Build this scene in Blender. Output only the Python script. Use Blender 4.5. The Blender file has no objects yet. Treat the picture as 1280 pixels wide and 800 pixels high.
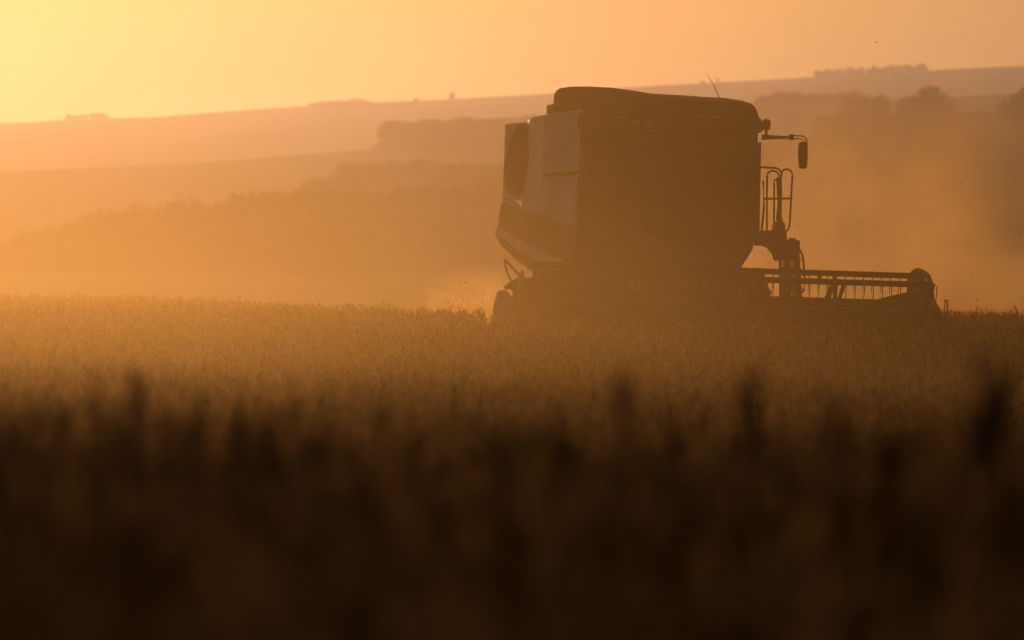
import bpy, bmesh, math, random
import numpy as np
from mathutils import Vector, Matrix
random.seed(7)
rng = np.random.default_rng(11)
R = math.radians
sc = bpy.context.scene
COL = sc.collection

# ------------------------------------------------------------------ camera
FPX = 6650.0            # focal length in pixels of a 1280 px wide frame
HOR = 360.0             # eye level row
EYE = 1.25
cd = bpy.data.cameras.new('camera')
cam = bpy.data.objects.new('camera', cd)
COL.objects.link(cam)
cam.location = (0, 0, EYE)
cam.rotation_euler = (R(90) - math.atan((400 - HOR) / FPX), 0, 0)
cd.sensor_width = 36.0
cd.lens = FPX / 1280 * 36.0
cd.clip_start = 0.3
cd.clip_end = 30000
cd.dof.use_dof = True
cd.dof.focus_distance = 69.0
cd.dof.aperture_fstop = 3.3
sc.camera = cam

# ------------------------------------------------------------------ light
SUN_AZ = -9.0           # degrees, left of the view axis
SUN_EL = 3.6
w = bpy.data.worlds.new('World')
sc.world = w
w.use_nodes = True
nt = w.node_tree
bg = nt.nodes['Background']
sky = nt.nodes.new('ShaderNodeTexSky')
sky.sky_type = 'NISHITA'
sky.sun_disc = False
sky.sun_elevation = R(SUN_EL)
sky.sun_rotation = R(SUN_AZ)
sky.air_density = 1.2
sky.dust_density = 3.5
sky.ozone_density = 1.5
nt.links.new(sky.outputs[0], bg.inputs[0])
bg.inputs[1].default_value = 0.085
sd = bpy.data.lights.new('sun', 'SUN')
sd.energy = 2.0
sd.angle = R(0.5)
sd.color = (1.0, 0.58, 0.22)
sun = bpy.data.objects.new('sun', sd)
COL.objects.link(sun)
sdir = Vector((math.sin(R(SUN_AZ)) * math.cos(R(SUN_EL)), math.cos(R(SUN_AZ)) * math.cos(R(SUN_EL)), math.sin(R(SUN_EL))))
sun.rotation_euler = (-sdir).to_track_quat('-Z', 'Y').to_euler()
sun.location = (-20, 0, 30)
sc.view_settings.view_transform = 'Standard'
sc.view_settings.look = 'None'
sc.view_settings.exposure = -0.77
sc.view_settings.gamma = 1.0
sc.view_settings.use_curve_mapping = False
sc.render.engine = 'CYCLES'
cy = sc.cycles
cy.use_denoising = True
cy.max_bounces = 6
cy.diffuse_bounces = 2
cy.glossy_bounces = 2
cy.transmission_bounces = 3
cy.volume_bounces = 1
cy.transparent_max_bounces = 8
cy.volume_step_rate = 1.0
cy.volume_max_steps = 128

# ------------------------------------------------------------------ helpers
def tag(o, label=None, cat=None, group=None, kind=None):
    if label: o['label'] = label
    if cat: o['category'] = cat
    if group: o['group'] = group
    if kind: o['kind'] = kind
    return o

def empty(name, loc=(0, 0, 0)):
    o = bpy.data.objects.new(name, None)
    COL.objects.link(o)
    o.location = loc
    o.empty_display_size = 0.3
    return o

def link_mesh(name, me, mat, parent=None):
    o = bpy.data.objects.new(name, me)
    COL.objects.link(o)
    if mat: me.materials.append(mat)
    if parent: o.parent = parent
    return o

def np_mesh(name, V, F, smooth=False):
    """V (n,3) verts, F (m,4) quads"""
    me = bpy.data.meshes.new(name)
    me.vertices.add(len(V)); me.vertices.foreach_set('co', np.ascontiguousarray(V, dtype=np.float32).ravel())
    k = F.shape[1]
    me.loops.add(F.size); me.loops.foreach_set('vertex_index', np.ascontiguousarray(F, dtype=np.int32).ravel())
    me.polygons.add(len(F))
    me.polygons.foreach_set('loop_start', np.arange(0, F.size, k, dtype=np.int32))
    me.polygons.foreach_set('loop_total', np.full(len(F), k, dtype=np.int32))
    me.update(calc_edges=True)
    if smooth: me.polygons.foreach_set('use_smooth', np.ones(len(F), dtype=bool))
    return me

class MB:
    def __init__(s): s.bm = bmesh.new()
    def poly(s, pts):
        return s.bm.faces.new([s.bm.verts.new(p) for p in pts])
    def box(s, c, d, rot=None, bev=0.0):
        m = Matrix.Translation(c) @ (rot.to_4x4() if rot else Matrix()) @ Matrix.Diagonal((d[0], d[1], d[2], 1))
        r = bmesh.ops.create_cube(s.bm, size=1.0, matrix=m)
        if bev:
            es = list({e for v in r['verts'] for e in v.link_edges})
            bmesh.ops.bevel(s.bm, geom=es, offset=bev, segments=2, affect='EDGES', profile=0.6)
        return s
    def hexa(s, p):
        """eight points: four of one face, then four of the opposite face"""
        v = [s.bm.verts.new(q) for q in p]
        for f in ((0, 1, 2, 3), (7, 6, 5, 4), (0, 4, 5, 1), (1, 5, 6, 2), (2, 6, 7, 3), (3, 7, 4, 0)):
            s.bm.faces.new([v[i] for i in f])
        return s
    def tube(s, pts, r, n=8, r2=None):
        pts = [Vector(p) for p in pts]
        rings = []
        N = len(pts)
        for i, p in enumerate(pts):
            t = (pts[min(i + 1, N - 1)] - pts[max(i - 1, 0)]).normalized()
            a = t.cross(Vector((0, 0, 1)))
            if a.length < 1e-3: a = t.cross(Vector((0, 1, 0)))
            a.normalize(); b = t.cross(a).normalized()
            rr = r if r2 is None else r + (r2 - r) * i / (N - 1)
            rings.append([s.bm.verts.new(p + (a * math.cos(k * 2 * math.pi / n) + b * math.sin(k * 2 * math.pi / n)) * rr) for k in range(n)])
        for i in range(N - 1):
            for k in range(n):
                s.bm.faces.new((rings[i][k], rings[i][(k + 1) % n], rings[i + 1][(k + 1) % n], rings[i + 1][k]))
        s.bm.faces.new(rings[0][::-1]); s.bm.faces.new(rings[-1])
        return s
    def lathe(s, prof, n=32, axis='X', c=(0, 0, 0)):
        """prof [(along, radius)]"""
        c = Vector(c); rings = []
        for a, r in prof:
            ring = []
            for k in range(n):
                t = k * 2 * math.pi / n
                q = (a, r * math.cos(t), r * math.sin(t)) if axis == 'X' else ((r * math.cos(t), r * math.sin(t), a) if axis == 'Z' else (r * math.cos(t), a, r * math.sin(t)))
                ring.append(s.bm.verts.new(c + Vector(q)))
            rings.append(ring)
        for i in range(len(rings) - 1):
            for k in range(n):
                s.bm.faces.new((rings[i][k], rings[i][(k + 1) % n], rings[i + 1][(k + 1) % n], rings[i + 1][k]))
        s.bm.faces.new(rings[0][::-1]); s.bm.faces.new(rings[-1])
        return s
    def prism(s, pts, off):
        """polygon extruded by the vector off"""
        off = Vector(off)
        a = [s.bm.verts.new(Vector(p)) for p in pts]
        b = [s.bm.verts.new(Vector(p) + off) for p in pts]
        s.bm.faces.new(a); s.bm.faces.new(b[::-1])
        n = len(a)
        for i in range(n):
            s.bm.faces.new((a[i], b[i], b[(i + 1) % n], a[(i + 1) % n]))
        return s
    def loft(s, A, B):
        a = [s.bm.verts.new(p) for p in A]; b = [s.bm.verts.new(p) for p in B]
        s.bm.faces.new(a); s.bm.faces.new(b[::-1])
        for i in range(len(a)):
            j = (i + 1) % len(a); s.bm.faces.new((a[i], b[i], b[j], a[j]))
        return s
    def strip(s, A, B):
        """quads between two point rows"""
        a = [s.bm.verts.new(p) for p in A]; b = [s.bm.verts.new(p) for p in B]
        for i in range(len(a) - 1):
            s.bm.faces.new((a[i], a[i + 1], b[i + 1], b[i]))
        return s
    def build(s, name, mat, parent=None, smooth=False, bevel=0.0, solid=0.0):
        bmesh.ops.recalc_face_normals(s.bm, faces=s.bm.faces)
        me = bpy.data.meshes.new(name)
        s.bm.to_mesh(me); s.bm.free()
        if smooth:
            me.polygons.foreach_set('use_smooth', [True] * len(me.polygons))
            try: me.set_sharp_from_angle(angle=R(35))
            except Exception: pass
        o = link_mesh(name, me, mat, parent)
        if solid:
            m = o.modifiers.new('solid', 'SOLIDIFY'); m.thickness = solid; m.offset = 0
        if bevel:
            m = o.modifiers.new('bevel', 'BEVEL'); m.width = bevel; m.segments = 2; m.limit_method = 'ANGLE'
        return o

def arc(c, r, a0, a1, n=8, plane='XZ'):
    out = []
    for i in range(n + 1):
        t = R(a0 + (a1 - a0) * i / n)
        if plane == 'XZ': out.append((c[0] + r * math.cos(t), c[1], c[2] + r * math.sin(t)))
        else: out.append((c[0], c[1] + r * math.cos(t), c[2] + r * math.sin(t)))
    return out

# ------------------------------------------------------------------ materials
def principled(name, col, rough=0.6, metal=0.0, spec=0.5, dirt=None, scale=6.0, bump=0.0, coat=0.0):
    m = bpy.data.materials.new(name); m.use_nodes = True
    n = m.node_tree.nodes; l = m.node_tree.links; b = n['Principled BSDF']
    b.inputs['Roughness'].default_value = rough
    b.inputs['Metallic'].default_value = metal
    b.inputs['Specular IOR Level'].default_value = spec
    b.inputs['Coat Weight'].default_value = coat
    tc = n.new('ShaderNodeTexCoord')
    nz = n.new('ShaderNodeTexNoise'); nz.inputs['Scale'].default_value = scale; nz.inputs['Detail'].default_value = 6; nz.inputs['Roughness'].default_value = 0.65
    l.new(tc.outputs['Object'], nz.inputs['Vector'])
    rp = n.new('ShaderNodeValToRGB'); rp.color_ramp.elements[0].position = 0.38; rp.color_ramp.elements[1].position = 0.68
    d = dirt or tuple(c * 0.75 for c in col)
    rp.color_ramp.elements[0].color = (*col, 1); rp.color_ramp.elements[1].color = (*d, 1)
    l.new(nz.outputs['Fac'], rp.inputs[0]); l.new(rp.outputs[0], b.inputs['Base Color'])
    if bump:
        bp = n.new('ShaderNodeBump'); bp.inputs['Strength'].default_value = bump; bp.inputs['Distance'].default_value = 0.01
        l.new(nz.outputs['Fac'], bp.inputs['Height']); l.new(bp.outputs[0], b.inputs['Normal'])
    return m

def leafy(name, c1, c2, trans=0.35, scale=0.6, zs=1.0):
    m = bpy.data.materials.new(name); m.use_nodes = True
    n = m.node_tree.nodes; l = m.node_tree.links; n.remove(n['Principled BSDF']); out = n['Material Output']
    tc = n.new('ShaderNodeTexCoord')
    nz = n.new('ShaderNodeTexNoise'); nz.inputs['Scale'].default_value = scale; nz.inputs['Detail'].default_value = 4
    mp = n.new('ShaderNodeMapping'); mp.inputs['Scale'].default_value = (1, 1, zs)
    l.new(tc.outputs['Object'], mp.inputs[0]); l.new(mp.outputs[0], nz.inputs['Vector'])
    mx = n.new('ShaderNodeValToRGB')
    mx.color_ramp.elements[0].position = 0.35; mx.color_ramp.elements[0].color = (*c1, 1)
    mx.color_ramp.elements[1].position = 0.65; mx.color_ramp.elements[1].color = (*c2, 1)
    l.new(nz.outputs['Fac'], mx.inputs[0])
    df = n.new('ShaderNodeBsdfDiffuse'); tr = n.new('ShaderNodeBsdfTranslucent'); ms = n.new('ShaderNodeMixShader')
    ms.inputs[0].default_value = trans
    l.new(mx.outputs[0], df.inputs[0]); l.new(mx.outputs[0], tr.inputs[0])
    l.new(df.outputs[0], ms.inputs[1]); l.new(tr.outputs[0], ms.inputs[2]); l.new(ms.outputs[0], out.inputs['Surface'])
    return m

M = dict(
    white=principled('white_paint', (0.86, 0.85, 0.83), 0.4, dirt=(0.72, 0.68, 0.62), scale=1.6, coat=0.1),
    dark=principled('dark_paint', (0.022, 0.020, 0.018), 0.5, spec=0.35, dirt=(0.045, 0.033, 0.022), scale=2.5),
    band=principled('green_paint', (0.035, 0.06, 0.03), 0.4, dirt=(0.07, 0.065, 0.04), scale=2.0, coat=0.2),
    steel=principled('worn_steel', (0.10, 0.09, 0.08), 0.5, metal=0.6, dirt=(0.14, 0.08, 0.04), scale=8),
    rail=principled('rail_paint', (0.03, 0.028, 0.025), 0.6, spec=0.3, dirt=(0.05, 0.04, 0.03), scale=9),
    shield=principled('grey_shield', (0.42, 0.40, 0.37), 0.45, dirt=(0.28, 0.23, 0.17), scale=4),
    rubber=principled('rubber', (0.022, 0.021, 0.020), 0.85, dirt=(0.08, 0.055, 0.035), scale=7, bump=0.4),
    glass=principled('tinted_glass', (0.012, 0.012, 0.012), 0.12, dirt=(0.04, 0.03, 0.02), scale=1.3, spec=0.5),
    lens=principled('lamp_lens', (0.45, 0.43, 0.40), 0.15, dirt=(0.3, 0.27, 0.23), scale=9),
    amber=principled('amber_plastic', (0.55, 0.12, 0.01), 0.25, dirt=(0.4, 0.09, 0.01), scale=9),
    grille=principled('screen_mesh', (0.014, 0.013, 0.012), 0.9, spec=0.1, dirt=(0.03, 0.022, 0.015), scale=14),
    soil=principled('soil', (0.10, 0.065, 0.04), 0.95, dirt=(0.16, 0.11, 0.06), scale=1.2, bump=0.6),
    bark=principled('bark', (0.07, 0.05, 0.035), 0.9, dirt=(0.11, 0.08, 0.055), scale=3, bump=0.5),
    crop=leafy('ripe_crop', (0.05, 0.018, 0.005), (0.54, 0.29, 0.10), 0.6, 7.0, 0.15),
    leaf=leafy('tree_leaf', (0.035, 0.05, 0.018), (0.07, 0.085, 0.03), 0.3, 0.5),
)

# ------------------------------------------------------------------ terrain
def sstep(a, b, x):
    t = np.clip((x - a) / (b - a), 0, 1); return t * t * (3 - 2 * t)

RIDGE = ([-4000, -600, 0, 90, 200, 380, 450, 560, 690, 820, 1020, 1160, 1280, 1700, 5000], [190, 172, 157, 151, 147, 131, 125, 121, 117, 109, 98, 92, 84, 76, 120])
CREST = ([-4000, -600, 0, 240, 480, 690, 820, 960, 1280, 1700, 5000], [240, 226, 211, 197, 181, 176, 160, 134, 121, 116, 170])
def ctrl(u):
    a = np.interp(u, *RIDGE); b = np.interp(u, *CREST)
    k = np.clip(u / 1280, -0.5, 1.5)
    return [(100, None), (150, 470 + 0 * u), (230, 405 + 0 * u), (400, 371 - 2 * k), (700, 350 - 50 * k), (1000, 300 - 98 * k), (1500, b), (1950, b + 26), (3000, a), (3700, a + 60), (6000, a + 190)]

def near_z(x, y):
    d = np.hypot(x, y) * np.where(y < 0, 0.3, 1)
    rise = 0
    for o in (-1.5, 0, 1.5):
        rise = rise + np.interp(d + o, [0, 4.5, 8, 12, 18, 30, 45, 60, 69, 85, 200], [0.07, 0.06, 0.03, -0.06, -0.18, -0.34, -0.37, -0.18, 0.01, 0.02, 0.0]) / 3
    return rise - 0.013 * x + 0.03 * np.sin(x * 0.31 + 1.0) * np.sin(y * 0.12) * sstep(20, 50, np.hypot(x, y))

def ground_z(x, y):
    x = np.asarray(x, float); y = np.asarray(y, float)
    r = np.hypot(x, y) + 1e-6
    az = np.arctan2(x, y)
    u = 640 + FPX * np.tan(np.clip(az, -0.62, 0.62))
    nz = near_z(x * np.minimum(1, 100 / r), y * np.minimum(1, 100 / r))
    cs = ctrl(u)
    rs = [100.0] + [c[0] for c in cs[1:]]
    zs = [nz] + [EYE + (HOR - c[1]) * c[0] / FPX for c in cs[1:]]
    z = nz.copy()
    for i in range(len(rs) - 1):
        t = np.clip((r - rs[i]) / (rs[i + 1] - rs[i]), 0, 1)
        t = t * t * (3 - 2 * t) if i in (6, 8) else t
        z = np.where(r > rs[i], zs[i] * (1 - t) + zs[i + 1] * t, z)
    f = sstep(200, 900, r)
    z = z + f * (np.sin(x * 0.013 + y * 0.004) * 1.1 + np.sin(x * 0.031 - y * 0.009 + 2) * 0.5)
    return z

def polar_sheet(name, radii, az0, az1, n, mat):
    az = np.linspace(az0, az1, n)
    A, Rr = np.meshgrid(az, radii)
    X = Rr * np.sin(A); Y = Rr * np.cos(A)
    Z = ground_z(X, Y)
    V = np.stack([X, Y, Z], -1).reshape(-1, 3)
    i = np.arange(len(radii) - 1)[:, None] * n + np.arange(n - 1)[None, :]
    F = np.stack([i, i + 1, i + 1 + n, i + n], -1).reshape(-1, 4)
    return link_mesh(name, np_mesh(name, V, F, True), mat)

# far land: patchwork of fields
def hill_mat():
    m = bpy.data.materials.new('far_fields'); m.use_nodes = True
    n = m.node_tree.nodes; l = m.node_tree.links; b = n['Principled BSDF']
    b.inputs['Roughness'].default_value = 0.95; b.inputs['Specular IOR Level'].default_value = 0.1
    tc = n.new('ShaderNodeTexCoord'); mp = n.new('ShaderNodeMapping'); mp.inputs['Scale'].default_value = (0.0022, 0.0042, 0)
    mp.inputs['Rotation'].default_value = (0, 0, 0.3)
    l.new(tc.outputs['Object'], mp.inputs[0])
    vo = n.new('ShaderNodeTexVoronoi'); vo.inputs['Scale'].default_value = 1.0; vo.distance = 'CHEBYCHEV'
    l.new(mp.outputs[0], vo.inputs['Vector'])
    rp = n.new('ShaderNodeValToRGB'); rp.color_ramp.interpolation = 'CONSTANT'
    e = rp.color_ramp.elements
    e[0].position = 0; e[0].color = (0.12, 0.085, 0.045, 1); e[1].position = 0.35; e[1].color = (0.09, 0.085, 0.035, 1)
    q = e.new(0.55); q.color = (0.15, 0.11, 0.055, 1); q = e.new(0.8); q.color = (0.13, 0.085, 0.05, 1)
    sp = n.new('ShaderNodeSeparateColor'); l.new(vo.outputs['Color'], sp.inputs[0]); l.new(sp.outputs[0], rp.inputs[0])
    nz = n.new('ShaderNodeTexNoise'); nz.inputs['Scale'].default_value = 0.02; nz.inputs['Detail'].default_value = 8
    l.new(tc.outputs['Object'], nz.inputs['Vector'])
    mx = n.new('ShaderNodeMix'); mx.data_type = 'RGBA'; mx.blend_type = 'MULTIPLY'; mx.inputs[0].default_value = 0.6
    l.new(rp.outputs[0], mx.inputs[6]); l.new(nz.outputs['Color'], mx.inputs[7]); l.new(mx.outputs[2], b.inputs['Base Color'])
    return m

radn = np.concatenate([[0.05], np.linspace(1, 100, 90), np.linspace(104, 160, 12)])
tag(polar_sheet('ground', radn, -math.pi, math.pi, 241, M['soil']), kind='structure')
radf = np.concatenate([np.linspace(160, 1000, 60), np.linspace(1020, 3200, 110), np.linspace(3300, 6000, 16)])
tag(polar_sheet('hills', radf, -0.75, 0.75, 400, hill_mat()), kind='structure')

# ------------------------------------------------------------------ harvester frame
TH = R(12.0); ROLL = R(1.7)
HX, HY = 2.07, 70.0
HZ = float(near_z(np.array(HX), np.array(HY)))
HM = Matrix.Translation((HX, HY, HZ)) @ Matrix.Rotation(TH, 4, 'Z') @ Matrix.Rotation(ROLL, 4, 'Y')
HI = HM.inverted()
def L(px, py, Y):
    """a point on the machine, at the depth Y behind the cab front, on its measured outline"""
    o = HI @ Vector((0, 0, EYE)); d = HI.to_3x3() @ Vector(((px - 640) / FPX, 1.0, (HOR - py) / FPX))
    t = (Y - o.y) / d.y
    return o + d * t

# ------------------------------------------------------------------ crop
def plant_template(n_pods, top_only, seed, wide=1.0):
    """thin stem with alternate narrow pods and curled dry leaves; unit height 1"""
    r = random.Random(seed); Q = []
    def blade(base, tip, wd, tw):
        b = np.array(base); t = np.array(tip); s = np.array([math.cos(tw), math.sin(tw), 0.0]) * wd * 0.5
        m = (b + t) / 2
        Q.append([b - s * 0.3, b + s * 0.3, m + s, m - s]); Q.append([m - s, m + s, t + s * 0.25, t - s * 0.25])
    z0 = 0.55 if top_only else 0.0
    lx, ly = r.uniform(-0.03, 0.03), r.uniform(-0.03, 0.03)
    a = r.uniform(0, math.pi)
    for k in range(1 if top_only else 2):
        s = np.array([math.cos(a + k * 1.57), math.sin(a + k * 1.57), 0]) * 0.0045
        b = np.array([lx * z0, ly * z0, z0]); t = np.array([lx, ly, 0.97])
        Q.append([b - s, b + s, t + s * 0.5, t - s * 0.5])
    for k in range(n_pods):
        z = r.uniform(z0 + (0.05 if top_only else 0.25), 0.96) if k > 2 else 0.9 + 0.03 * k
        th = r.uniform(0, 2 * math.pi)
        ln = r.uniform(0.04, 0.085); out = r.uniform(0.012, 0.05) * wide
        up = ln if r.random() < 0.75 or z > 0.88 else -ln * 0.7
        b = (lx * z, ly * z, z)
        blade(b, (lx * z + out * math.cos(th), ly * z + out * math.sin(th), z + up), r.uniform(0.011, 0.021) * wide, th + 1.2)
    q = np.array(Q)
    return q

def scatter(templates, P, H, name):
    parts = []
    nT = len(templates)
    idx = rng.integers(0, nT, len(P))
    for k in range(nT):
        sel = idx == k
        p = P[sel]; h = H[sel]; m = len(p)
        if not m: continue
        a = rng.uniform(0, 2 * np.pi, m); c, s = np.cos(a), np.sin(a)
        q = templates[k].reshape(-1, 3)
        sx = h * rng.uniform(0.85, 1.3, m)
        x = q[None, :, 0] * sx[:, None]; y = q[None, :, 1] * sx[:, None]; z = q[None, :, 2] * h[:, None]
        lean = rng.normal(0, 0.03, (m, 2))
        X = x * c[:, None] - y * s[:, None] + p[:, 0:1] + lean[:, 0:1] * z
        Y = x * s[:, None] + y * c[:, None] + p[:, 1:2] + lean[:, 1:2] * z
        parts.append(np.stack([X, Y, z + p[:, 2:3]], -1).reshape(-1, 3))
    return np.concatenate(parts)

def wedge(r0, r1, dens, half=R(8.6)):
    n = int(dens * half * (r1 * r1 - r0 * r0))
    r = np.sqrt(rng.uniform(r0 * r0, r1 * r1, n)); a = rng.uniform(-half, half, n)
    x = r * np.sin(a); y = r * np.cos(a)
    return x, y

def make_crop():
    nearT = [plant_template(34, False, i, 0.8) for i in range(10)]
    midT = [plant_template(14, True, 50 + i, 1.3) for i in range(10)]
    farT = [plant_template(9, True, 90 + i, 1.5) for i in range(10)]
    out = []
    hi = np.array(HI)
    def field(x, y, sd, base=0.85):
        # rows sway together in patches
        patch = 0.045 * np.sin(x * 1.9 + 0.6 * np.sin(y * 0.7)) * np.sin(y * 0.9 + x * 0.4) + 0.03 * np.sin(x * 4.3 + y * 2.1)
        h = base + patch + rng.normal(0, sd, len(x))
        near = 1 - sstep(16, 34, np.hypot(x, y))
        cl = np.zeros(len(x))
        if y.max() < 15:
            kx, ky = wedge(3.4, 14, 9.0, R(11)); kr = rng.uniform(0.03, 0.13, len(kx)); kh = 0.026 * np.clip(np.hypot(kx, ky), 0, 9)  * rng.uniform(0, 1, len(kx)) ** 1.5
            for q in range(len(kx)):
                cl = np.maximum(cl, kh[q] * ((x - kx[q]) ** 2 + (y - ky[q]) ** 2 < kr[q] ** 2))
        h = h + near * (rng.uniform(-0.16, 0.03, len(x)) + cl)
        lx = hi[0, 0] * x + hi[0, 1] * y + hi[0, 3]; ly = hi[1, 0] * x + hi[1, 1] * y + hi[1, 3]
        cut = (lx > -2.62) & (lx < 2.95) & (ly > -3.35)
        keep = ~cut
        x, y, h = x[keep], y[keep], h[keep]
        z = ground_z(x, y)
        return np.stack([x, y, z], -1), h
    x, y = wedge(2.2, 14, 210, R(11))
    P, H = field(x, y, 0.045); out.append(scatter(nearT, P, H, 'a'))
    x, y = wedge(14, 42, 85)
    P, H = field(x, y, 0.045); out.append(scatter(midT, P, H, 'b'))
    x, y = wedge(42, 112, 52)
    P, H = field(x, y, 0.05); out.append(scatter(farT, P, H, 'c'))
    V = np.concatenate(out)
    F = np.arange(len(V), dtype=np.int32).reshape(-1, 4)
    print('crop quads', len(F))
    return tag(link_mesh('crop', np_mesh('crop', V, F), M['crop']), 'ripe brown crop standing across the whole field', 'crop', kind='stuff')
make_crop()

# ------------------------------------------------------------------ trees
def tree_meshes(seed, kind):
    """crown of leaf clumps and a limbed trunk, unit height 1"""
    r = np.random.default_rng(seed)
    if kind == 'round': cen = [(0, 0, .62, .30), (.16, .05, .5, .20), (-.17, .03, .52, .21), (.05, -.15, .58, .2), (-.06, .1, .8, .17), (.1, .02, .76, .17)]
    elif kind == 'broad': cen = [(0, 0, .6, .30), (.28, 0, .5, .22), (-.3, .02, .48, .23), (.12, .1, .75, .2), (-.14, -.08, .74, .2), (.0, .1, .4, .25)]
    elif kind == 'bush': cen = [(0, 0, .4, .36), (.3, 0, .33, .28), (-.32, 0, .3, .27), (.1, .1, .66, .26), (-.12, 0, .6, .25)]
    else: cen = [(0, 0, .6, .16), (.03, 0, .42, .17), (-.02, .03, .78, .13), (0, 0, .9, .08), (.05, .02, .3, .15)]
    P = []
    for (x, y, z, s) in cen:
        m = int(2600 * s)
        d = r.normal(size=(m, 3)); d /= np.linalg.norm(d, axis=1)[:, None]
        rad = s * (0.55 + 0.5 * r.random(m)) * (1 + 0.16 * np.sin(d[:, 0] * 7 + seed) * np.cos(d[:, 2] * 6 + seed))
        p = d * rad[:, None] + np.array([x, y, z])
        keep = np.sin(p[:, 0] * 31 + seed) * np.sin(p[:, 1] * 27) * np.sin(p[:, 2] * 29 + seed) > -0.35
        P.append(p[keep])
    P = np.concatenate(P)
    m = len(P)
    a = r.normal(size=(m, 3)); a /= np.linalg.norm(a, axis=1)[:, None]
    b = np.cross(a, r.normal(size=(m, 3))); b /= np.linalg.norm(b, axis=1)[:, None]
    s = r.uniform(0.018, 0.04, (m, 1))
    V = np.stack([P - a * s, P - b * s * .6, P + a * s, P + b * s * .6], 1).reshape(-1, 3)
    crown = np_mesh('crown', V, np.arange(len(V), dtype=np.int32).reshape(-1, 4)); crown.materials.append(M['leaf'])
    t = MB()
    t.tube([(0, 0, -0.03), (0.01, 0, 0.15), (0, 0.01, 0.4), (0.01, 0, 0.62)], 0.032, 8, 0.012)
    for (x, y, z, s_) in cen[1:5]:
        t.tube([(0, 0, 0.28), (x * .5, y * .5, (0.28 + z) / 2), (x, y, z)], 0.014, 6, 0.005)
    bmesh.ops.recalc_face_normals(t.bm, faces=t.bm.faces)
    trunk = bpy.data.meshes.new('trunk'); t.bm.to_mesh(trunk); t.bm.free(); trunk.materials.append(M['bark'])
    return crown, trunk
TM = {k: [tree_meshes(s, k) for s in ss] for k, ss in dict(round=(1, 2, 3), broad=(4, 5, 6), bush=(7, 8), slim=(9,)).items()}

def row_of(u, r):
    x = r * math.sin(math.atan((u - 640) / FPX)); y = r * math.cos(math.atan((u - 640) / FPX))
    z = float(ground_z(np.array([x]), np.array([y]))[0])
    return HOR - (z - EYE) * FPX / r, x, y, z

def tree(u, r, h, kind, label, group=None, wide=1.0, name=None):
    _, x, y, z = row_of(u, r)
    crown, trunk = random.choice(TM[kind])
    t = empty(name or ('bush' if kind == 'bush' else 'tree'), (x, y, z - (0.24 * h if r > 2900 else 0.1)))
    t.scale = (h * wide, h * wide, h)
    t.rotation_euler = (0, 0, random.uniform(0, 6.28))
    tag(t, label, 'bush' if kind == 'bush' else 'tree', group)
    for nm, me in (('crown', crown), ('trunk', trunk)):
        o = bpy.data.objects.new(nm, me); COL.objects.link(o); o.parent = t
    return t

# skyline
tree(565, 2985, 6.0, 'round', 'lone small tree on the bare ridge skyline, the taller of the two behind the harvester')
tree(520, 2985, 3.8, 'bush', 'low bush on the ridge skyline, left of the lone small tree')
tree(897, 2990, 4.5, 'slim', 'slender small tree on the ridge just above the harvester roof')
tree(878, 2990, 3.2, 'bush', 'low shrub on the ridge above the harvester roof')
for i in range(7):
    tree(88 + i * 7 + random.uniform(-2, 2), 2990, random.uniform(3.5, 6.5), random.choice(['round', 'bush']), 'small tree of the far clump on the ridge under the bright glow', 'ridge clump under the sun glow', 1.3)
for i in range(12):
    tree(388 + i * 6.4 + random.uniform(-2, 2), 2992, random.uniform(2.4, 4.6), 'bush', 'low bush in the scrub line on the middle of the ridge', 'scrub line on the middle of the ridge', 1.6)
for i in range(24):
    tree(1020 + i * 5.9 + random.uniform(-2, 2), 2985, random.uniform(4.2, 6.8), random.choice(['round', 'bush', 'slim']), 'small tree in the dark row on the ridge skyline at right', 'tree row on the right ridge skyline', 1.25)
# hedge on the nearer crest
for i in range(24):
    tree(486 + i * 9.0 + random.uniform(-2, 2), 1470 + random.uniform(-12, 12), random.uniform(7.4, 8.6), random.choice(['round', 'broad']), 'tree in the straight dark belt on the crest left of the harvester', 'tree belt on the crest', 1.15)
for i in range(14):
    tree(955 + i * 9 + random.uniform(-3, 3), 1480 + random.uniform(-10, 10), random.uniform(3.4, 5.0), 'bush', 'bush in the low hedge on the crest beyond the mirror', 'low hedge on the crest', 1.4)
for i in range(26):
    tree(484 + i * 8.4 + random.uniform(-2, 2), 1450 + random.uniform(-8, 8), random.uniform(3.6, 5.0), 'bush', 'low bush along the foot of the dark belt on the crest', 'bushes under the tree belt', 1.7)
# wooded slope
def wood(u0, u1, n, top0, top1, hmin, hmax, label, group, kinds=('round', 'broad')):
    for i in range(n):
        f = (i + 0.5) / n
        u = u0 + (u1 - u0) * f + random.uniform(-8, 8); top = top0 + (top1 - top0) * f + random.uniform(-5, 5)
        h = random.uniform(hmin, hmax); best = None
        for r in range(600, 1450, 10):
            yr = row_of(u, r)[0] - h * FPX / r
            if best is None or abs(yr - top) < best[0]: best = (abs(yr - top), r)
        tree(u, best[1], h, random.choice(kinds), label, group, random.uniform(1.0, 1.3))
wood(430, 500, 5, 202, 193, 9, 11, 'tall tree at the top of the wooded slope under the tree belt', 'tall trees at the top of the wooded slope')
wood(510, 700, 13, 197, 206, 9, 11, 'tree along the upper edge of the wood behind the harvester', 'upper edge of the wood')
wood(300, 430, 9, 248, 212, 8, 10, 'tree on the hazy wooded slope', 'trees on the hazy wooded slope')
wood(30, 140, 9, 336, 306, 5, 6.5, 'small faint tree at the lower left end of the wooded slope', 'faint left end of the wood', ('bush', 'round'))
wood(130, 300, 16, 300, 250, 6, 8, 'tree low on the wooded slope where it fades into the glow', 'low trees on the fading slope')
wood(300, 700, 18, 270, 250, 8, 10, 'tree in the middle of the hazy wood', 'trees in the middle of the wood')
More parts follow.
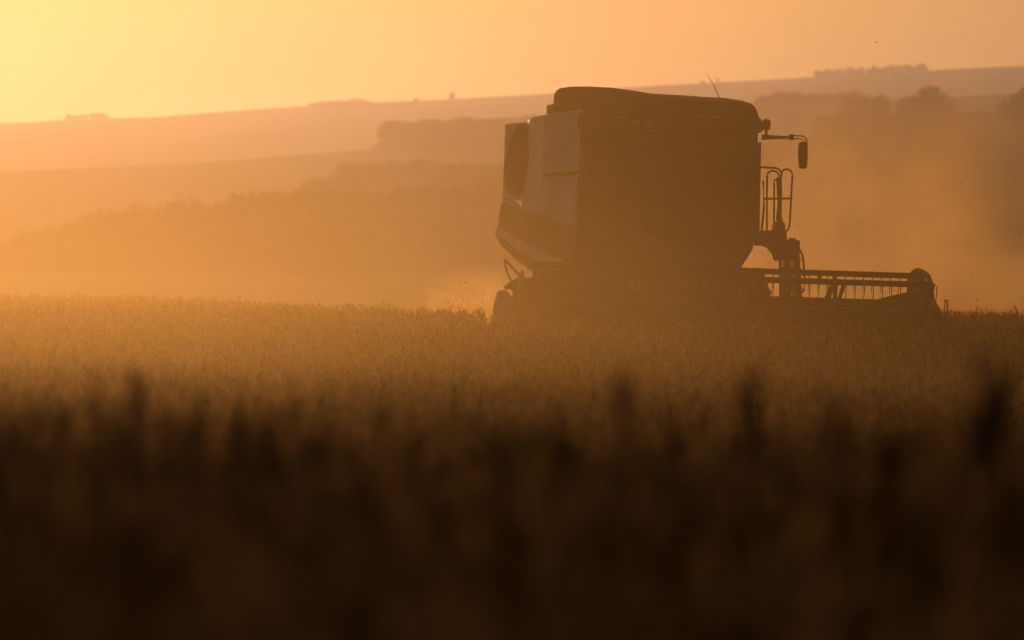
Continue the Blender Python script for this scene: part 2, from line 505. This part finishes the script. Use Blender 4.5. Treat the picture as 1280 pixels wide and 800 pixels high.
wood(-20, 70, 8, 336, 334, 4, 6, 'faint low bush at the foot of the valley by the field edge', 'faint valley bushes', ('bush',))
wood(60, 700, 44, 352, 338, 5, 7, 'low bush at the foot of the wood where it meets the dusty field edge', 'bushes at the foot of the wood', ('bush',))
wood(110, 700, 40, 330, 285, 6, 9, 'low tree of the dense understorey along the foot of the wood', 'understorey at the foot of the wood', ('bush', 'bush', 'broad'))
wood(200, 700, 30, 300, 265, 7, 10, 'bushy tree filling the lower half of the hazy wood', 'bushy lower half of the wood', ('bush', 'broad'))
wood(330, 700, 26, 255, 225, 8, 10, 'bushy tree filling the upper half of the hazy wood', 'bushy upper half of the wood', ('bush', 'broad'))
wood(700, 1040, 18, 200, 165, 9, 11, 'tree of the dusty wood half hidden by the machine', 'dusty wood behind the machine')
def tree_top(u, top, h, kind, label, wide=1.0):
    best = min((abs(row_of(u, r)[0] - h * FPX / r - top), r) for r in range(600, 1450, 10))
    tree(u, best[1], h, kind, label, None, wide)
tree_top(1168, 104, 15.0, 'round', 'largest round-headed tree standing above the dusty wood', 0.95)
tree_top(1092, 115, 12.0, 'broad', 'broad dusty tree with a flat top between the mirror and the largest tree')
tree_top(1066, 119, 10.0, 'round', 'small dusty tree beside the broad flat-topped one', 1.2)
tree_top(1137, 117, 11.0, 'round', 'smaller tree leaning against the left side of the largest tree')
tree_top(1279, 106, 15.0, 'round', 'tall dark tree cut off by the right edge of the photo', 1.1)
tree_top(1258, 136, 10.0, 'round', 'low rounded tree next to the tall one at the right edge', 1.1)
wood(1030, 1300, 14, 138, 140, 9, 12, 'tree in the dark dusty wood below the largest tree', 'upper trees of the dark dusty wood')
wood(1030, 1300, 20, 165, 165, 9, 12, 'bushy tree packed in the middle of the dark dusty wood', 'middle of the dark dusty wood', ('bush', 'broad'))
wood(1020, 1300, 20, 200, 195, 9, 11, 'tree low in the dark dusty wood on the slope', 'lower trees of the dark dusty wood', ('bush', 'broad'))
wood(1000, 1300, 20, 240, 225, 8, 10, 'bush at the foot of the dark dusty wood', 'foot of the dark dusty wood', ('bush', 'broad'))

# ------------------------------------------------------------------ combine harvester
HV = empty('combine_harvester')
HV.matrix_world = HM
tag(HV, 'white and dark combine harvester cutting the crop in a cloud of dust', 'combine harvester')

# --- cab: tapering box with rounded roof
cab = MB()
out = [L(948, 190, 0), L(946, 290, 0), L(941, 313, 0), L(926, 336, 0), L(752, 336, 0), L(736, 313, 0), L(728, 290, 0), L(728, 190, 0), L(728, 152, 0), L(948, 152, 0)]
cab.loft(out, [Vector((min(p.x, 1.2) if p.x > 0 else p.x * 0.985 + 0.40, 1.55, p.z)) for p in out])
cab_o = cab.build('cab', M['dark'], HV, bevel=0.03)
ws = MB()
A = [L(740, 175, -0.004), L(835, 172, -0.10), L(936, 176, -0.004)]
B = [L(744, 288, -0.004), L(835, 292, -0.14), L(934, 290, -0.004)]
ws.strip(A, B)
ws.build('windscreen', M['glass'], cab_o, solid=0.012)
dr = MB()
dr.hexa([L(951, 178, 0.1) + Vector((0.006, 0, 0)), L(951, 178, 0.1) + Vector((0.0, 1.3, 0)), L(949, 288, 0.1) + Vector((0.0, 1.3, 0)), L(949, 288, 0.1) + Vector((0.006, 0, 0)),
         L(949, 178, 0.1), L(949, 178, 0.1) + Vector((0, 1.3, 0)), L(947, 288, 0.1) + Vector((0, 1.3, 0)), L(947, 288, 0.1)])
dr.build('cab_door', M['glass'], cab_o, bevel=0.005)
wp = MB(); wp.tube([L(835, 288, -0.17), L(812, 215, -0.15)], 0.008, 6); wp.tube([L(812, 248, -0.165), L(812, 190, -0.14)], 0.012, 6)
wp.build('wiper', M['rubber'], cab_o)
# cab roof, a domed cap with overhanging visor
rf = MB()
prof = [(724, 166), (722, 150), (726, 138), (745, 131), (800, 122), (860, 120.5), (905, 122), (928, 125.5), (940, 129), (946, 134), (950, 146), (955, 152), (955, 166)]
rp0 = [L(a, b, -0.22) for a, b in prof]
rf.loft(rp0, [Vector((p.x - 0.05 if p.x > 0 else p.x + 0.50, 1.64, p.z)) for p in rp0])
roof = rf.build('cab_roof', M['dark'], HV, bevel=0.05)
vs = MB(); vs.prism([L(a, b, -0.26) for a, b in [(770, 143), (925, 144), (930, 150), (926, 157), (772, 156), (766, 150)]], (0, 0.06, 0))
vs.build('light_bar', M['rail'], roof, bevel=0.01)
for px in (786, 806, 842, 862, 884, 906):
    q = L(px, 150, -0.27)
    b = MB(); b.lathe([(-0.03, 0.03), (-0.02, 0.05), (0.05, 0.052)], 16, 'Y', q); wl = b.build('work_light', M['dark'], roof, smooth=True)
bt = MB(); bt.prism([L(a, b, -0.275) for a, b in [(868, 144.5), (905, 145.5), (908, 148), (903, 150), (901, 147.5), (868, 146.3)]], (0, 0.02, 0))
bt.build('roof_trim', M['lens'], roof)
for px in (795, 811):
    b = MB(); b.box(L(px, 153, -0.28), (0.10, 0.03, 0.05), bev=0.01); b.build('roof_lamp', M['shield'], roof)
# antenna
an = MB(); an.tube([L(899, 123, 0.9), L(893, 108, 0.9), L(884, 93, 0.9)], 0.007, 6, 0.003); an.build('antenna', M['rail'], HV)
# grain tank behind the cab with a sagging cover
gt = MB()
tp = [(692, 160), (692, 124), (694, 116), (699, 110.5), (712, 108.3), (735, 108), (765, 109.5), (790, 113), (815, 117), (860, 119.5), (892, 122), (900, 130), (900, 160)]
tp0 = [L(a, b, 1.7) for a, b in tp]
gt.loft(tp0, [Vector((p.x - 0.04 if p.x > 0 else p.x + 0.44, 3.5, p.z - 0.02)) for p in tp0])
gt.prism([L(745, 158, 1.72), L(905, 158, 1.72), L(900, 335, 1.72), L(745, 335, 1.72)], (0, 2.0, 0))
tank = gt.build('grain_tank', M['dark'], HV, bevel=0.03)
hd = MB(); hd.tube([L(697, 113, 1.68), L(693.5, 119, 1.68), L(694, 128, 1.68), L(697, 132, 1.68)], 0.014, 6); hd.build('tank_handle', M['shield'], tank)
lp = MB(); lp.box(L(692, 137, 1.9), (0.12, 0.4, 0.14), bev=0.03); lp.build('tank_lip', M['dark'], tank)

# --- side panels (machine's right flank)
def panel(name, corners, mat, parent=HV, solid=0.035):
    m = MB(); m.poly([L(*c) for c in corners]); return m.build(name, mat, parent, solid=solid, bevel=0.008)
panel('side_panel', [(684, 143, 1.30), (727, 137, 0.18), (725.5, 213, 0.18), (681.5, 216.5, 1.30)], M['white'])
panel('side_panel', [(681, 220.5, 1.32), (724, 217.5, 0.18), (720, 283, 0.18), (678, 270, 1.32)], M['white'])
panel('side_panel', [(664.5, 147.5, 2.0), (682.6, 143.2, 1.33), (677, 269.8, 1.33), (656, 263, 2.0)], M['white'])
panel('seam_strip', [(681.3, 216.8, 1.2), (725.5, 213.3, 0.08), (725, 217.3, 0.08), (681, 220.4, 1.2)], M['dark'], solid=0.03)
panel('panel_edge', [(660.5, 151, 2.28), (664.2, 147.5, 2.02), (655.3, 262.8, 2.02), (651, 246, 2.28)], M['white'])
P3 = [(633, 155, 3.1), (660.5, 152.5, 2.3), (652, 250, 2.3), (629, 249, 2.85)]
rp_ = panel('rear_panel', P3, M['white'])
# rotary air screen on the rear panel
a3, b3, c3, d3 = [L(*c) for c in P3]
ux = (b3 - a3).normalized(); n3 = (b3 - a3).cross(d3 - a3).normalized()
if n3.y > 0: n3 = -n3
if n3.x > 0: n3 = -n3
uz = n3.cross(ux).normalized()
if uz.z < 0: uz = -uz
cc = (a3 + b3 + c3 + d3) / 4 + n3 * 0.03 + ux * 0.27 + uz * 0.0
sx = 0.42; sz = 0.50
m = MB(); ring = [cc + ux * sx * math.cos(t) + uz * sz * math.sin(t) for t in [k * 2 * math.pi / 40 for k in range(40)]]
m.prism(ring, n3 * 0.05); scr = m.build('rotary_screen', M['grille'], rp_, bevel=0.01)
# curved hood corner under the rear panel
panel('hood_corner', [(628.5, 250.5, 2.85), (634, 243, 3.1), (655, 262, 2.03), (655, 264, 2.03), (628, 253.5, 2.85)], M['white'])
# dark band
m = MB()
m.strip([L(628, 253.8, 2.85), L(656, 264, 2.0), L(678, 271.5, 1.32), L(721, 284.5, 0.18)],
        [L(623.5, 284.5, 3.0), L(652, 300, 2.1), L(680, 314, 1.4), L(719, 330, 0.22)])
m.build('side_band', M['band'], HV, solid=0.04)
m = MB()
m.strip([L(623, 285.5, 3.05), L(652, 301, 2.06), L(679, 315, 1.36), L(704, 327, 0.6)],
        [L(620.3, 291, 3.1), L(650, 313.5, 2.08), L(678, 328.5, 1.38), L(692, 331, 0.9)])
m.build('side_stripe', M['white'], HV, solid=0.04)
m = MB()
m.poly([L(704.3, 327.2, 0.6), L(707, 329, 0.5), L(701, 331.5, 0.7), L(692.3, 331.3, 0.9)]); m.build('stripe_tip', M['white'], HV, solid=0.04)
# lower flank and straw hood
m = MB()
m.strip([L(621, 292, 3.1), L(650, 314.5, 2.12), L(678, 329, 1.42), L(722, 331, 0.25)],
        [L(626, 303, 3.3), L(645, 322, 2.6), L(664, 337, 1.6), L(724, 372, 0.3)])
m.build('lower_flank', M['dark'], HV, solid=0.05)
# main body block behind the panels
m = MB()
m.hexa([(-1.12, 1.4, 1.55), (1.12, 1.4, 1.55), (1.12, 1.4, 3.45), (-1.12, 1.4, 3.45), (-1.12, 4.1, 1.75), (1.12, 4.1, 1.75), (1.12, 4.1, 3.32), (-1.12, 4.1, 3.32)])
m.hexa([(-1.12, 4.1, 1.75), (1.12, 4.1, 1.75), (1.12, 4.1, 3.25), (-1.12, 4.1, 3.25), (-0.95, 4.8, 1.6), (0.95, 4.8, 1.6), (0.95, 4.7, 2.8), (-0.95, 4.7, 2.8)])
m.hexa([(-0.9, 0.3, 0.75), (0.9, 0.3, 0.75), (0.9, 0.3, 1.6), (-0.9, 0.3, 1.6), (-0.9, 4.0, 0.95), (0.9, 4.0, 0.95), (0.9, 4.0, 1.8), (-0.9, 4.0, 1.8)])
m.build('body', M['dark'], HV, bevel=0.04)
# left flank (machine's far side) panels so the machine is complete
m = MB(); m.hexa([(1.13, 1.7, 2.1), (1.18, 1.7, 2.1), (1.18, 1.7, 3.4), (1.13, 1.7, 3.4), (1.13, 4.1, 2.3), (1.18, 4.1, 2.3), (1.18, 4.1, 3.3), (1.13, 4.1, 3.3)])
m.build('side_panel', M['white'], HV, bevel=0.01)

# --- wheels
def wheel(name, x, y, r, wd, sgn):
    t = MB()
    pr = [(-wd / 2, r * 0.62), (-wd / 2, r * 0.88), (-wd * 0.42, r * 0.97), (0, r), (wd * 0.42, r * 0.97), (wd / 2, r * 0.88), (wd / 2, r * 0.62)]
    t.lathe(pr, 36, 'X', (x, y, r))
    for k in range(22):
        for s in (-1, 1):
            a = (k + (0.5 if s > 0 else 0)) * 2 * math.pi / 22
            rot = Matrix.Rotation(a, 3, 'X') @ Matrix.Rotation(s * 0.7, 3, 'Z')
            c = Matrix.Rotation(a, 3, 'X') @ Vector((s * wd * 0.24, 0, r * 0.995))
            t.box(Vector((x, y, r)) + c, (wd * 0.5, 0.05, 0.07), Matrix.Rotation(a, 3, 'X') @ Matrix.Rotation(s * 0.6, 3, 'Z'))
    ty = t.build(name, M['rubber'], HV, smooth=False)
    m = MB(); m.lathe([(-0.09, r * 0.2), (-0.07, r * 0.5), (-0.16, r * 0.6), (0.16, r * 0.6), (0.12, r * 0.45), (0.06, r * 0.2)], 28, 'X', (x + sgn * wd * 0.2, y, r))
    m.build('rim', M['shield'], ty, smooth=True)
    return ty
wheel('front_wheel', -1.16, 0.8, 0.76, 0.56, -1); wheel('front_wheel', 1.14, 0.8, 0.76, 0.56, 1)
wheel('rear_wheel', -1.0, 4.3, 0.55, 0.38, -1); wheel('rear_wheel', 1.0, 4.3, 0.55, 0.38, 1)
m = MB(); m.tube([(-1.0, 0.8, 0.76), (1.0, 0.8, 0.76)], 0.12, 10); m.tube([(-0.95, 4.3, 0.55), (0.95, 4.3, 0.55)], 0.09, 10)
m.box((0, 4.2, 0.85), (0.5, 0.3, 0.6)); m.build('axle', M['dark'], HV)

# --- feeder house
m = MB()
m.hexa([(-0.75, 0.35, 0.85), (0.75, 0.35, 0.85), (0.75, 0.35, 1.5), (-0.75, 0.35, 1.5), (-0.75, -2.05, 0.35), (0.75, -2.05, 0.35), (0.75, -2.05, 1.0), (-0.75, -2.05, 1.0)])
fh = m.build('feeder_house', M['dark'], HV, bevel=0.03)
m = MB(); m.prism([L(a, b, -0.9) for a, b in [(797.5, 347), (799.5, 347), (801, 361), (804, 361), (806, 350), (808, 350), (806, 365), (799, 365)]], (0, 0.04, 0))
m.build('bracket', M['shield'], fh)

# --- platform, ladder and handrails on the machine's left side
m = MB()
m.prism([L(a, b, 0.15) for a, b in [(944, 288), (983, 288), (984, 296), (983.5, 306), (980, 306), (975, 304), (975, 326), (969, 326), (966, 317), (960, 310), (954, 307.5), (944, 307)]], (0, 0.08, 0))
m.prism([L(a, b, 0.23) for a, b in [(948, 288), (983, 288), (983, 293), (948, 293)]], (0, 0.7, 0))
plat = m.build('platform', M['rail'], HV, bevel=0.01)
m = MB(); m.box(L(974, 283, 0.4), (0.12, 0.2, 0.14), bev=0.04); m.box(L(978, 286, 0.35), (0.06, 0.1, 0.10), bev=0.02); m.box(L(968, 284, 0.5), (0.04, 0.1, 0.1), bev=0.01)
m.build('extinguisher', M['dark'], plat)
def loop(name, pts, Y, r=0.013):
    m = MB(); m.tube([L(a, b, Y) for a, b in pts], r, 8); return m.build(name, M['rail'], HV, smooth=True)
def arch(x0, x1, ytop, ybot, rr, lean=0):
    pts = [(x0 + lean * 0, ybot), (x0 + 0.3, ytop + rr)]
    cx = (x0 + x1) / 2; hw = (x1 - x0) / 2
    for k in range(1, 8):
        t = math.pi - k * math.pi / 8
        pts.append((cx + hw * math.cos(t), ytop + rr - rr * math.sin(t)))
    pts += [(x1, ytop + rr), (x1 - lean, ybot)]
    return pts
loop('handrail', [(950, 209), (970, 210), (974, 212), (977, 217), (976.5, 235), (974, 288)], 0.25, 0.013)
loop('handrail', arch(958.5, 973.5, 213.5, 288, 6.5, 2), 0.5)
loop('handrail', arch(967.5, 975.5, 224, 288, 4, 2), 0.9)
loop('handrail', arch(976.0, 990.5, 211.5, 282, 7, 3.5) + [(985, 287), (980, 290)], 0.2)
loop('handrail', [(954, 248.5), (989.8, 248)], 0.35, 0.014)
loop('handrail', [(954, 226), (955, 258), (952, 288)], 0.3, 0.016)
m = MB(); m.tube([L(972.5, 222, 0.6), L(973.5, 245, 0.6), L(973, 262, 0.6), L(971.5, 275, 0.6)], 0.028, 8, 0.018); m.build('gas_strut', M['rail'], HV)
m = MB(); m.tube([L(979, 280, 0.4), L(977, 276, 0.42), L(978.5, 274, 0.42)], 0.012, 6); m.build('hose', M['rubber'], HV)
# ladder
lad = MB()
for x0, x1 in ((974, 977), (996, 999)):
    lad.prism([L(x0, 305, 0.2), L(x0 + 3.2, 305, 0.2), L(x1 + 3.4, 372, -0.15), L(x0 + 1, 372, -0.15)], (0, 0.05, 0))
lad.box(L(988, 312, 0.25), (0.22, 0.2, 0.26), bev=0.03); lad.box(L(990, 303, 0.3), (0.09, 0.1, 0.12), bev=0.02)
lado = lad.build('ladder', M['rail'], HV, bevel=0.006)
for k, y in enumerate((324, 336, 348, 360, 371)):
    m = MB(); m.box(L(988 + k * 0.6, y, 0.12 - k * 0.06), (0.25, 0.16, 0.03), bev=0.006); m.build('step', M['rail'], lado)
for px, rr in ((980.5, 0.022), (983.6, 0.012), (986, 0.024), (990, 0.012), (993.5, 0.02)):
    m = MB(); m.tube([L(px, 306, 0.3), L(px + .5, 340, 0.2), L(px + 1.2, 371, 0.1)], rr, 6); m.build('hydraulic_hose', M['rubber'], HV)
loop('handrail', [(995, 312), (1000, 313), (1003, 319), (1004.5, 330), (1006, 352), (1005, 362), (1000, 368)], 0.1, 0.015)

# --- mirror, beacon
m = MB()
m.hexa([L(952, 168, 0.1), L(990, 170.8, -0.05), L(990, 173.2, -0.05), L(952, 175, 0.1), L(952, 168, 0.18), L(990, 170.8, 0.0), L(990, 173.2, 0.0), L(952, 175, 0.18)])
m.box(L(989, 171.5, -0.03), (0.06, 0.07, 0.075), bev=0.01)
m.tube([L(990, 169.6, -0.03), L(1001, 169.8, -0.03), L(1006, 171.5, -0.03), L(1008.5, 175, -0.03), L(1008.5, 180, -0.03)], 0.009, 6)
m.tube([L(990, 173.2, -0.03), L(1000, 173.4, -0.03), L(1004, 175, -0.03), L(1005.5, 179, -0.03)], 0.008, 6)
mi = m.build('mirror', M['rail'], HV)
m = MB(); m.prism([L(a, b, -0.07) for a, b in [(999.8, 177.5), (1009.8, 177), (1010.2, 190), (1009.6, 208), (1008, 211), (1001.5, 211), (1000, 208), (998.8, 192)]], (0, 0.09, 0))
m.build('mirror_housing', M['dark'], mi, bevel=0.02)
m = MB(); q = L(957.5, 170, 0.5); m.lathe([(0, 0.02), (0.1, 0.02), (0.1, 0.035), (0.12, 0.035)], 10, 'Z', q); bc = m.build('beacon', M['rail'], HV)
m = MB(); m.lathe([(0.08, 0.045), (0.11, 0.057), (0.18, 0.06), (0.215, 0.045), (0.23, 0.015)], 16, 'Z', q); m.build('beacon_lamp', M['amber'], bc, smooth=True)

# --- cutting header
XL, XR = -2.58, 2.80
m = MB()
# back sheet with raised ends, table and knife bar
zt = L(1060, 373, -2.1).z
pr = [(XL, zt + 0.05), (XL + 0.3, zt), (XR - 0.6, zt - 0.0), (XR - 0.25, zt + 0.09), (XR, zt + 0.14), (XR, 0.3), (XL, 0.3)]
m.prism([(a, -2.1, b) for a, b in pr], (0, 0.06, 0))
m.box(((XL + XR) / 2, -2.0, 0.85), (XR - XL - 0.5, 0.14, 0.14), bev=0.02)
m.box(((XL + XR) / 2, -2.75, 0.22), (XR - XL, 1.3, 0.05))
hdr = m.build('cutting_header', M['dark'], HV, bevel=0.01)
m = MB(); m.lathe([(XL + 0.1, 0.2), (XR - 0.1, 0.2)], 20, 'X', (0, -2.45, 0.5)); m.build('auger', M['steel'], hdr, smooth=True)
m = MB(); m.box(((XL + XR) / 2, -3.42, 0.2), (XR - XL, 0.08, 0.03))
for k in range(72):
    x = XL + 0.04 + k * (XR - XL - 0.08) / 71
    m.prism([(x - 0.02, -3.45, 0.2), (x + 0.02, -3.45, 0.2), (x, -3.56, 0.19)], (0, 0, 0.02))
m.build('knife_bar', M['steel'], hdr)
# right end plate, its reel arm seen as an arch with openings
def yz_plate(x, pts, th, name, mat, parent):
    m = MB(); m.prism([(x, a, b) for a, b in pts], (th, 0, 0)); return m.build(name, mat, parent, bevel=0.008)
yz_plate(XR, [(-2.0, 0.15), (-2.0, 1.24), (-2.5, 1.22), (-2.9, 1.02), (-3.25, 0.72), (-4.0, 0.25), (-4.0, 0.15)], 0.04, 'header_end', M['dark'], hdr)
zr = lambda px, py: L(px, py, (1112 - px) / 19.8)
m = MB()
def at_end(px, py, X=XR + 0.03):
    # point on the plane X of the header end seen at a measured place
    o = HI @ Vector((0, 0, EYE)); d = HI.to_3x3() @ Vector(((px - 640) / FPX, 1.0, (HOR - py) / FPX))
    t = (X - o.x) / d.x; return o + d * t
arcpts = [(1141, 340.5), (1145, 338), (1150, 338.3), (1156, 341.5), (1161, 346), (1163, 353), (1164.3, 364), (1165.3, 376), (1166, 392)]
m.tube([at_end(*p) for p in arcpts], 0.032, 8)
m.build('reel_arm', M['dark'], HV, smooth=True)
m = MB()
m.prism([at_end(*p) for p in [(1134, 342), (1141, 340), (1147, 340), (1148.5, 351), (1160, 351), (1162, 358), (1157, 361), (1156, 371), (1164, 378), (1165, 402), (1130, 402), (1133, 364)]], (0.05, 0, 0))
m.build('reel_bracket', M['dark'], HV, bevel=0.006)
m = MB(); m.tube([L(1165, 381, -2.9), L(1170, 386, -3.2), L(1174.5, 390.5, -3.4)], 0.04, 8, 0.03); m.tube([L(1173, 389, -3.4), L(1186, 405, -4.0)], 0.013, 6); m.tube([L(1175, 388, -3.4), L(1188, 404, -4.0)], 0.010, 6)
m.build('crop_divider', M['dark'], hdr)
m = MB(); m.tube([L(1180.5, 404, -3.9), L(1181.3, 376, -3.9)], 0.007, 6); m.tube([L(1185, 404, -3.95), L(1184, 376, -3.95)], 0.010, 6); m.tube([L(1179.8, 375.3, -3.92), L(1185.8, 375.3, -3.92)], 0.009, 6)
m.build('marker_rod', M['rail'], hdr)
# left end: pale shield, disc and curved guards
m = MB(); m.prism([L(a, b, -3.2) for a, b in [(624, 363), (633, 362), (641, 372), (644, 410), (616, 410), (619, 380)]], (0, 0.12, 0)); m.build('header_shield', M['shield'], hdr, bevel=0.02)
m = MB(); q = L(652.5, 362, -2.6); ring = [q + Vector((0.0, 0, 0)) + Vector((0.058 * math.cos(t), 0.1 * math.cos(t), 0.25 * math.sin(t))) for t in [k * 2 * math.pi / 28 for k in range(28)]]
m.prism(ring, (0, 0.06, 0)); m.build('disc_guard', M['shield'], hdr, bevel=0.01)
m = MB(); m.tube([L(a, b, -2.2) for a, b in [(631, 324), (632, 334), (636, 345), (641, 355)]], 0.014, 6); m.tube([L(a, b, -2.2) for a, b in [(632, 325), (640, 334), (650, 345), (656, 349)]], 0.018, 6)
m.prism([L(a, b, -2.25) for a, b in [(639, 352), (654, 343), (660, 350), (662, 372), (660, 410), (645, 410), (646, 372), (640, 362), (632, 362), (630, 358)]], (0, 0.05, 0))
m.build('reel_arm', M['dark'], HV)
m = MB(); m.prism([L(a, b, -2.05) for a, b in [(657, 348), (690, 338), (760, 345), (760, 410), (655, 410)]], (0, 0.05, 0)); m.build('drive_cover', M['dark'], hdr, bevel=0.01)
for a, b in ((672, 338), (676, 338), (688, 350)):
    m = MB(); m.tube([L(a, b, -2.1), L(a - 1.5, b + 14, -2.1)], 0.012, 6); m.build('drive_hose', M['shield'], hdr)

# reel: hexagonal, bats carried by spiders, tines hanging
RY, RZ, RR = -2.75, 1.00, 0.50
reel = MB(); reel.tube([(XL + 0.12, RY, RZ), (XR - 0.1, RY, RZ)], 0.05, 12); reel = reel.build('reel', M['steel'], HV)
angs = [107 - 60 * k for k in range(6)]
def bat(i, a):
    y = RY - RR * math.cos(R(a)); z = RZ + RR * math.sin(R(a))
    m = MB(); m.box(((XL + XR) / 2, y, z), (XR - XL - 0.3, 0.035, 0.066), bev=0.01)
    m.tube([(XL + 0.15, y - 0.03, z - 0.03), (XR - 0.15, y - 0.03, z - 0.03)], 0.013, 8)
    if i > 1:
        for k in range(44):
            x = XL + 0.15 + k * 0.119; m.tube([(x, y - 0.02, z - 0.03), (x - 0.012, y - 0.05, z - 0.24)], 0.006, 4)
    m.build('reel_bat', M['rail'], reel)
    if i <= 1:
        for k in range(44):
            x = XL + 0.15 + k * 0.119
            t = MB(); t.tube([(x + 0.012, y - 0.02, z - 0.02), (x + 0.008, y - 0.03, z - 0.09), (x - 0.008, y - 0.05, z - 0.235)], 0.009, 5, 0.005)
            t.build('reel_tine', M['rail'], reel)
for i, a in enumerate(angs): bat(i, a)
for x in (XL + 0.14, 0.36, 1.47, XR - 0.16):
    m = MB()
    for a in angs:
        y = RY - RR * math.cos(R(a)); z = RZ + RR * math.sin(R(a))
        m.tube([(x, RY, RZ), (x + 0.02, y, z)], 0.028, 6)
    m.lathe([(-0.02, 0.13), (0.02, 0.13)], 16, 'X', (x, RY, RZ))
    m.build('reel_spider', M['rail'], reel)
m = MB(); m.prism([L(a, b, -2.3) for a, b in [(1040.5, 352), (1044, 352), (1038, 376), (1030, 376)]], (0, 0.05, 0)); 
m.build('reel_support', M['dark'], HV)
m = MB(); m.box(L(1024.5, 344, -2.75), (0.03, 0.1, 0.12)); m.build('reel_clamp', M['rail'], reel)

# ------------------------------------------------------------------ air
def volume_mat(name, col, dens, aniso, hetero=None):
    m = bpy.data.materials.new(name); m.use_nodes = True
    n = m.node_tree.nodes; l = m.node_tree.links; n.remove(n['Principled BSDF']); out = n['Material Output']
    v = n.new('ShaderNodeVolumePrincipled')
    v.inputs['Color'].default_value = (*col, 1); v.inputs['Density'].default_value = dens; v.inputs['Anisotropy'].default_value = aniso
    l.new(v.outputs[0], out.inputs['Volume'])
    return m, n, l, v
hz, *_ = volume_mat('haze_air', (0.70, 0.65, 0.92), 0.00025, 0.795)
m = MB(); m.box((0, 2600, 20), (9000, 8000, 330))
ho = m.build('haze', hz); tag(ho, 'warm evening haze filling the air over the land', 'haze', kind='stuff')

# dust hanging over the field round the machine: low lens-shaped cloud
dm, *_ = volume_mat('dust_air', (0.85, 0.545, 0.22), 0.0038, 0.81)
bm = bmesh.new()
bmesh.ops.create_icosphere(bm, subdivisions=4, radius=1.0)
for v in bm.verts:
    p = v.co; k = 1 + 0.07 * math.sin(p.x * 5 + 1) * math.cos(p.y * 4) + 0.04 * math.sin(p.z * 7 + p.x * 3)
    v.co = Vector((p.x * 22 * k - 13, p.y * 52 * k + 59, p.z * 10 * k + 1.0))
me = bpy.data.meshes.new('dust_cloud'); bm.to_mesh(me); bm.free(); me.polygons.foreach_set('use_smooth', [True] * len(me.polygons))
tag(link_mesh('dust_cloud', me, dm), 'low golden dust cloud hanging over the field round the harvester', 'dust', kind='stuff')

# billowing dust thrown up behind the header
pm, n, l, v = volume_mat('plume_air', (0.90, 0.61, 0.32), 0.02, 0.80)
tc = n.new('ShaderNodeTexCoord')
def plume(name, c, rad, dens, scale, label, n0=0.42, n1=0.62):
    m_ = pm.copy(); n = m_.node_tree.nodes; l = m_.node_tree.links
    v = [q for q in n if q.bl_idname == 'ShaderNodeVolumePrincipled'][0]; tc = [q for q in n if q.bl_idname == 'ShaderNodeTexCoord'][0]
    ln = n.new('ShaderNodeVectorMath'); ln.operation = 'LENGTH'; l.new(tc.outputs['Object'], ln.inputs[0])
    mr = n.new('ShaderNodeMapRange'); mr.interpolation_type = 'SMOOTHSTEP'; mr.inputs['From Min'].default_value = 1.0; mr.inputs['From Max'].default_value = 0.1
    l.new(ln.outputs['Value'], mr.inputs['Value'])
    mp = n.new('ShaderNodeMapping'); mp.inputs['Scale'].default_value = tuple(q / scale for q in rad); l.new(tc.outputs['Object'], mp.inputs[0])
    nz = n.new('ShaderNodeTexNoise'); nz.inputs['Scale'].default_value = 1.0; nz.inputs['Detail'].default_value = 3.0; nz.inputs['Distortion'].default_value = 0.6
    l.new(mp.outputs[0], nz.inputs['Vector'])
    m2 = n.new('ShaderNodeMapRange'); m2.inputs['From Min'].default_value = n0; m2.inputs['From Max'].default_value = n1; l.new(nz.outputs['Fac'], m2.inputs['Value'])
    mu = n.new('ShaderNodeMath'); mu.operation = 'MULTIPLY'; l.new(mr.outputs[0], mu.inputs[0]); l.new(m2.outputs[0], mu.inputs[1])
    m3 = n.new('ShaderNodeMath'); m3.operation = 'MULTIPLY'; m3.inputs[1].default_value = dens; l.new(mu.outputs[0], m3.inputs[0])
    l.new(m3.outputs[0], v.inputs['Density'])
    bm = bmesh.new(); bmesh.ops.create_icosphere(bm, subdivisions=3, radius=1.0)
    me = bpy.data.meshes.new(name); bm.to_mesh(me); bm.free()
    o = link_mesh(name, me, m_); o.location = c; o.scale = rad
    return tag(o, label, 'dust', kind='stuff')
plume('dust_plume', (6.2, 86, 0.4), (6.2, 8, 5.4), 0.27, 1.6, 'billowing dust rising behind the ladder and the reel', 0.38, 0.68)
plume('dust_plume', (-0.40, 70.5, 0.75), (1.2, 2.2, 0.9), 1.0, 0.4, 'small bright puff of dust at the rear wheel in the crop')

# chaff blown off the machine
m = MB()
for k in range(420):
    if k < 260: p = Vector((random.gauss(-0.75, 0.45), random.gauss(69.5, 1.2), 0.75 + abs(random.gauss(0, 0.38))))
    else: p = Vector((random.gauss(5.0, 1.6), random.gauss(72, 3), 0.9 + abs(random.gauss(0, 1.1))))
    a = Vector((random.gauss(0, 1), random.gauss(0, 1), random.gauss(0, 1))).normalized(); b = a.orthogonal().normalized()
    sz = random.uniform(0.004, 0.012)
    m.poly([p - a * sz * 1.8, p - b * sz, p + a * sz * 1.8, p + b * sz])
tag(m.build('chaff', M['crop']), 'pale chaff flakes blown up around the harvester', 'chaff', kind='stuff')

# layer of dust lying over the crop, thinning upwards
plume('ground_dust', (-13, 47, 0.1), (20, 47, 3.8), 0.031, 7.0, 'golden layer of dust lying low over the crop', 0.25, 0.6)
